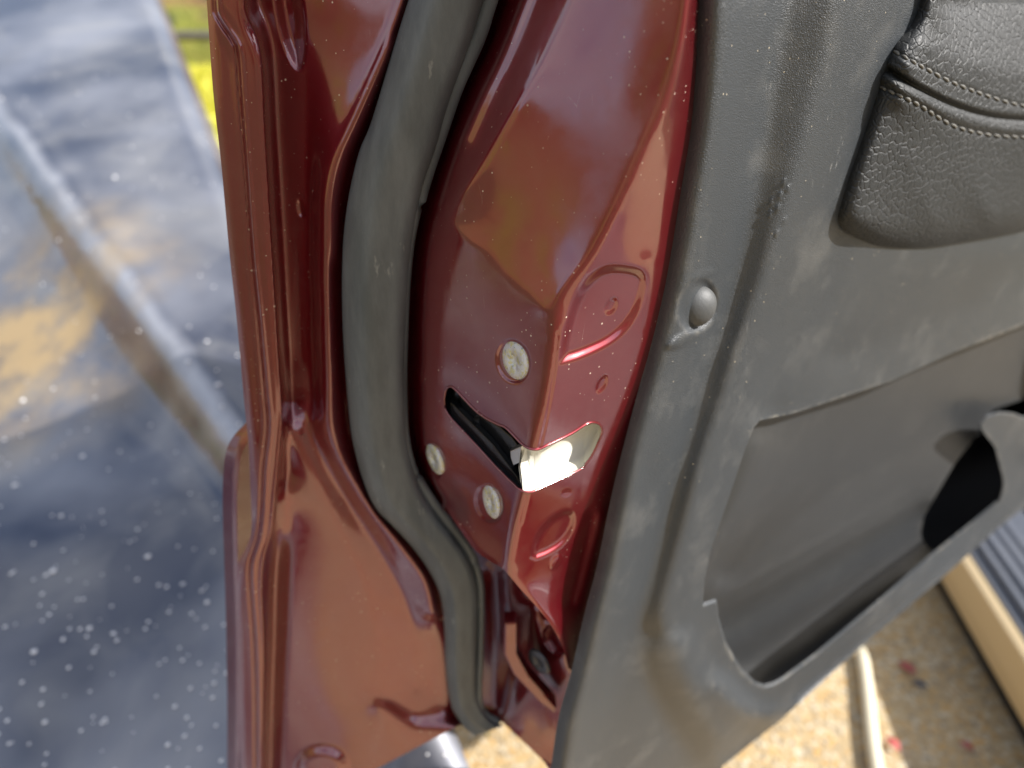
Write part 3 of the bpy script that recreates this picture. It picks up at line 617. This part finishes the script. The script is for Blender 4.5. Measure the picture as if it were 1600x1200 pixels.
# ------------------------------------------------------------------ neighbouring dark blue car
def blue():
    m = Mat('dusty_dark_blue_paint', (0.030, 0.037, 0.068), rough=0.36, metal=0.4, coat=1.0, coat_rough=0.16, coat_ior=1.75)
    d = m.ramp(m.noise(2.6, 4, 0.5), 0.40, 0.66); d2 = m.ramp(m.noise(6, 4, 0.55, dist=.5), 0.46, 0.70)
    m.mix(m.mul(d, 0.50), (0.52, 0.53, 0.57)); m.mix(m.mul(d2, 0.35), (0.42, 0.40, 0.36)); m.rough(d, 0.55)  # dust, its patches also standing in for blurred cloud and tree reflections
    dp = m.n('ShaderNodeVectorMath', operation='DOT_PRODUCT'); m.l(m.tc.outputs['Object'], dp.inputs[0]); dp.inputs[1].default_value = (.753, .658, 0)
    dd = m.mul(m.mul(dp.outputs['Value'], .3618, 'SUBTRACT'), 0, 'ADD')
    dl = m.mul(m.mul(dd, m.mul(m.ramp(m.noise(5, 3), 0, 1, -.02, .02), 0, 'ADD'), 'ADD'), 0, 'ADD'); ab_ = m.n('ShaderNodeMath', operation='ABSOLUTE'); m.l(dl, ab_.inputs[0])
    crease_glint = m.mul(m.ramp(ab_.outputs[0], .022, .002), m.ramp(m.noise(9, 4), .30, .55, .20, .6)); m.mix(crease_glint, (0.60, 0.61, 0.66))  # pale streak along the crease: a highlight put into the colour
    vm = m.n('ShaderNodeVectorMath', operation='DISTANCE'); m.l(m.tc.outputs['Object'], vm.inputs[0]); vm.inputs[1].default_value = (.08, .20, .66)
    tan_reflection = m.mul(m.ramp(vm.outputs['Value'], .34, .10), m.ramp(m.noise(7, 6, .6), .36, .56)); m.mix(m.mul(tan_reflection, .85), (0.52, 0.38, 0.20)); m.rough(tan_reflection, .8); m.fade('Coat Weight', tan_reflection, 1.0, 0.15)  # tan patch: a brown reflection painted into the colour
    m.l(m.ramp(m.noise(6, 6, 0.6), 0.35, 0.7, 0.03, 0.18), m.b.inputs['Coat Roughness'])
    return m.m
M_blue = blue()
ax = Vector((-.451, .893, 0)).normalized(); bx = Vector((.893, .451, 0)).normalized(); O = Vector((-.024, .445, 0))
pc = empty('parked_car', (-.9, .9, 0), 'dusty dark blue car parked close beside the red door, its creased bonnet blurred', 'car')
k0 = Vector((-.388, .864, 0)); kd = Vector((-.72, .824, 0)).normalized(); kn = Vector((kd.y, -kd.x, 0))
def hood_z(p, t, k):
    d = (p - k0).dot(kn); z = .30 + .36 * p.y
    z += .022 * math.exp(-(d / .035) ** 2) - .055 * (1 / (1 + math.exp(d / .02))) - .42 * min(.32, max(0, -d - .02)) * float(sstep((p.y - .72) / .40))
    z -= .05 * max(0, 1 - k / .07) ** 2 + .10 * max(0, 1 - (t + .14) / .14) ** 2 + .03 * (max(0, t - .6)) ** 2 * 0
    return z
bm = bmesh.new(); rows = []
ts = np.concatenate([np.linspace(-.14, 0, 12), np.linspace(0, 2.6, 90)[1:]]); ks = np.concatenate([np.linspace(0, .07, 9), np.linspace(.07, 2.3, 130)[1:]])
for t in ts:
    rr = []
    for k in ks:
        cut = .10 * max(0, 1 - (t + .14) / .14) ** 2 if k < .1 else 0
        p = O + ax * (t - .50 * float(sstep((k - .30) / .8)) * (1 - min(1, max(0, t) / 1.6)) ** 2) - bx * (k + cut); p.z = hood_z(p, t, k); rr.append(bm.verts.new(p))
    rows.append(rr)
for a, b in zip(rows, rows[1:]):
    for i in range(len(ks) - 1): bm.faces.new((a[i], b[i], b[i + 1], a[i + 1]))
bmesh.ops.recalc_face_normals(bm, faces=bm.faces); bm.normal_update()
if sum(f.normal.z for f in bm.faces) < 0: bmesh.ops.reverse_faces(bm, faces=bm.faces)
HV = [[v.co.copy() for v in r] for r in rows]
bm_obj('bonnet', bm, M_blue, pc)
bm = bmesh.new(); side = [r[0] for r in HV]; prev = None
for p in side:
    c = [bm.verts.new(p + bx * x + Vector((0, 0, z - p.z)) if z is not None else p) for x, z in ((0, None), (-.02, p.z - .06), (-.06, p.z * .6), (-.14, .12))]
    if prev:
        for i in range(3): bm.faces.new((prev[i], prev[i + 1], c[i + 1], c[i]))
    prev = c
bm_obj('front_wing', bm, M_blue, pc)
bm = bmesh.new(); prev = None
for p in HV[0]:
    c = [bm.verts.new(p + ax * x + Vector((0, 0, z - p.z)) if z is not None else p) for x, z in ((0, None), (-.03, p.z - .05), (-.04, p.z * .6), (.02, .12))]
    if prev:
        for i in range(3): bm.faces.new((prev[i], c[i], c[i + 1], prev[i + 1]))
    prev = c
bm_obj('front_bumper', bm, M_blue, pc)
# water drops on the bonnet, coloured white in place of sun glints
M_drop = Mat('glint_white_drops', (0.92, 0.92, 0.93), 0.2, spec=1.0).m
bm = bmesh.new()
for i in range(1700):
    t = abs(rng.normal(0, .34)); k = rng.uniform(.01, 1.2)
    if rng.random() < .25: t = rng.uniform(0, 1.8)
    p = O + ax * t - bx * k; p.z = hood_z(p, t, k) + .0002; r = rng.uniform(.0010, .0026) * (1.8 if rng.random() < .10 else 1)
    bmesh.ops.create_icosphere(bm, subdivisions=1, radius=r, matrix=Matrix.Translation(p) @ Matrix.Diagonal((1, 1, .4, 1)))
tag(bm_obj('water_drops', bm, M_drop, pc), kind='stuff')

# ------------------------------------------------------------------ ground, grass, small things
def gravel():
    m = Mat('sandy_gravel', (0.46, 0.335, 0.175), 0.9)
    m.mix(m.ramp(m.noise(7, 5), 0.4, 0.65), (0.40, 0.30, 0.17)); v = m.voro(150, out='Color'); sep = m.n('ShaderNodeSeparateColor'); m.l(v, sep.inputs[0])
    m.mix(m.ramp(sep.outputs[0], .72, .8), (0.54, 0.46, 0.33)); m.mix(m.ramp(sep.outputs[1], .8, .88), (0.26, 0.21, 0.14)); m.mix(m.ramp(sep.outputs[2], .82, .9), (0.50, 0.30, 0.10))
    m.bump(m.voro(150), 0.6, .004); m.bump(m.noise(300, 4), .5, .002); return m.m
M_gravel = gravel()
me_ = Mat('dark_grassy_earth', (0.085, 0.065, 0.035), .95); me_.mix(me_.ramp(me_.noise(2.2, 6, .6), .42, .6), (0.07, 0.08, 0.018)); me_.bump(me_.noise(14, 6), .8, .03)
bm = bmesh.new(); bmesh.ops.create_grid(bm, x_segments=1, y_segments=1, size=150)
tag(bm_obj('ground', bm, me_.m), kind='structure')
bm = bmesh.new(); ring_ = [bm.verts.new((.75 + 2.3 * (1 + .08 * math.sin(5 * a) + .05 * math.sin(9 * a + 1)) * math.cos(a), .75 + 2.1 * (1 + .08 * math.sin(4 * a + 2)) * math.sin(a), .004)) for a in np.linspace(0, 2 * math.pi, 80, endpoint=False)]
bm.faces.new(ring_); tag(bm_obj('gravel_path', bm, M_gravel), kind='structure')
def grassmat(n_, a, b):
    m = Mat(n_, a, 0.6); m.mix(m.ramp(m.noise(8, 4), .4, .6), b); m.b.inputs['Subsurface Weight'].default_value = 0; return m.m
M_lawn = grassmat('lawn_soil', (0.30, 0.31, 0.035), (0.36, 0.30, 0.06)); M_blade = grassmat('sunlit_grass_blades', (0.52, 0.54, 0.03), (0.58, 0.50, 0.06))
bm = bmesh.new(); vs = [bm.verts.new(p) for p in ((-40, 4.2, .006), (0.5, 5.2, .006), (4, 60, .006), (-60, 60, .006))]; bm.faces.new(vs)
tag(bm_obj('lawn', bm, M_lawn), kind='structure')
def blades(n, area, h, bm):
    for _ in range(n):
        x, y = area(); a = rng.uniform(0, 6.28); hh = h * rng.uniform(.5, 1.2); wd = hh * .09; lean = rng.uniform(.1, .6) * hh
        d = Vector((math.cos(a), math.sin(a), 0)); s_ = Vector((-d.y, d.x, 0)) * wd; p = Vector((x, y, 0))
        v = [bm.verts.new(q) for q in (p - s_, p + s_, p + d * lean * .4 + s_ * .7 + Vector((0, 0, hh * .6)), p + d * lean * .4 - s_ * .7 + Vector((0, 0, hh * .6)), p + d * lean + Vector((0, 0, hh)))]
        bm.faces.new((v[0], v[1], v[2], v[3])); bm.faces.new((v[3], v[2], v[4]))
bm = bmesh.new(); blades(26000, lambda: (lambda y: (y * rng.uniform(-.75, .25), y))(rng.uniform(5.3, 16)), .17, bm)
tag(bm_obj('lawn_grass', bm, M_blade), 'tall sunlit yellow green grass beyond the blue bonnet', 'grass', kind='stuff')
bm = bmesh.new(); blades(260, lambda: (-.05 + rng.normal(0, .035), 1.02 + rng.normal(0, .06)), .035, bm)
tag(bm_obj('weed_tuft', bm, M_blade), 'small green weeds growing in the gravel below the rubber seal end', 'weeds', kind='stuff')
# made-up earth bank all round: closes the horizon, browns the paint reflections
mb = Mat('added_earth_bank', (0.21, 0.115, 0.05), .9); mb.mix(mb.ramp(mb.noise(.22, 6, .6), .50, .62), (0.17, 0.18, 0.025)); mb.mix(mb.ramp(mb.noise(1.6, 5), .55, .65), (0.05, 0.06, 0.02))
mb.bump(mb.noise(3, 6), .8, .2)
bm = bmesh.new(); prev = None
for i in range(97):
    a = 2 * math.pi * i / 96; c = []
    for r_, z in ((16, -.05), (19, 1.0), (24, 3.8), (30, 8.0), (38, 12.5)):
        wob = 1 + .08 * math.sin(a * 5 + r_) + .05 * math.sin(a * 11); c.append(bm.verts.new((r_ * wob * math.sin(a), r_ * wob * math.cos(a), z * (1 + .2 * math.sin(a * 7)))))
    if prev:
        for k in range(4): bm.faces.new((prev[k], c[k], c[k + 1], prev[k + 1]))
    prev = c
bmesh.ops.remove_doubles(bm, verts=bm.verts, dist=.01); bmesh.ops.recalc_face_normals(bm, faces=bm.faces)
tag(bm_obj('added_bank', bm, mb.m), kind='structure')
# pebbles near the sill
protos = []
M_pebs = [Mat('ochre_pebble', (0.50, 0.33, 0.13), .8).m, Mat('grey_pebble', (0.48, 0.41, 0.30), .8).m, Mat('pale_pebble', (0.62, 0.55, 0.42), .8).m, Mat('brown_pebble', (0.42, 0.31, 0.18), .8).m]
bms = [bmesh.new() for _ in M_pebs]
for i in range(8000):
    x, y = rng.uniform(-.35, 1.25), rng.uniform(.62, 1.9); r = rng.uniform(.0015, .0046); k = rng.integers(0, 4)
    bmesh.ops.create_icosphere(bms[k], subdivisions=1, radius=r, matrix=Matrix.Translation((x, y, r * .15)) @ Matrix.Rotation(rng.uniform(0, 6), 4, 'Z') @ Matrix.Diagonal((1, rng.uniform(.6, 1), .55, 1)))
for bm, m, nm in zip(bms, M_pebs, ('ochre', 'grey', 'pale', 'brown')):
    tag(bm_obj('gravel_stones', bm, m), f'scatter of small {nm} stones in the gravel beside the sill', 'gravel', kind='stuff')
def gp(px, py, z=0.0):
    u, F, Z = ray(px, py); s = (CAMZ - z) / -Z; return Vector((u * s, F * s, z))
M_stick = Mat('pale_dry_wood', (0.72, 0.65, 0.48), .8); M_stick.bump(M_stick.noise(120, 4, vec=M_stick.vec((6, .6, 6))), .4, .002); M_stick = M_stick.m
pa, pb_ = gp(1345, 1016, .014), gp(1378, 1260, .014)
bm = tube([pa + (pb_ - pa) * t + Vector((.0015 * math.sin(t * 7), 0, .002)) for t in np.linspace(0, 1, 12)], [.008] + [.0115] * 10 + [.009], 12)
tag(bm_obj('pale_stick', bm, M_stick), 'pale dry stick lying on the gravel below the map pocket', 'stick')
M_leaf = Mat('red_petal', (0.42, 0.09, 0.08), .6).m; M_leafd = Mat('dark_chip', (0.05, 0.06, 0.08), .6).m
for (x, y, l_, rz, m, nm, lb, ct) in ((1417, 1045, .034, 1.0, M_leaf, 'fallen_petal', 'red petal on the gravel nearest the tan sill, upper one', 'petal'), (1394, 1164, .030, 1.2, M_leaf, 'fallen_petal', 'red petal on the gravel close to the lower end of the pale stick', 'petal'),
        (1437, 1072, .026, .4, M_leafd, 'stone_chip', 'dark grey stone chip just below the upper red petal', 'stone'), (1510, 1168, .022, .9, M_leaf, 'fallen_petal', 'small dull red petal in the shade under the sill', 'petal')):
    p = gp(x, y, .010); bm = bmesh.new(); pts = []
    for t in np.linspace(0, 1, 7):
        wv = .32 * math.sin(math.pi * min(1, t * .96 + .03)); pts.append([bm.verts.new((l_ * (t - .5), l_ * wv * s_, .004 * math.sin(t * 3) + .003 * abs(s_) + zz)) for s_, zz in ((-1, 0), (0, 0), (1, 0), (0, -.0015))])
    for a, b in zip(pts, pts[1:]):
        for k in range(4): bm.faces.new((a[k], a[(k + 1) % 4], b[(k + 1) % 4], b[k]))
    bmesh.ops.recalc_face_normals(bm, faces=bm.faces); bmesh.ops.transform(bm, matrix=Matrix.Translation(p) @ Matrix.Rotation(-rz, 4, 'Z'), verts=bm.verts)
    tag(bm_obj(nm, bm, m), lb, ct)
# fence rail far off in the grass
M_rail = Mat('weathered_dark_rail', (0.10, 0.09, 0.085), .7).m
fence = empty('fence', (-4, 10, 0), 'dark horizontal rail fence standing in the bright grass beyond the bonnet', 'fence')
zr = CAMZ + float(ray(300, 57)[2] / ray(300, 57)[1]) * 10
bm_obj('rail', tube([(-12, 10, zr), (-6, 10, zr + .01), (4, 10, zr)], .055, 10), M_rail, fence)
for x in (-11, -7.5, -1.8, 1.5):
    bm_obj('post', box((x, 10.1, zr / 2 + .05), .12, .12, zr + .1, 0, .01), M_rail, fence, False)
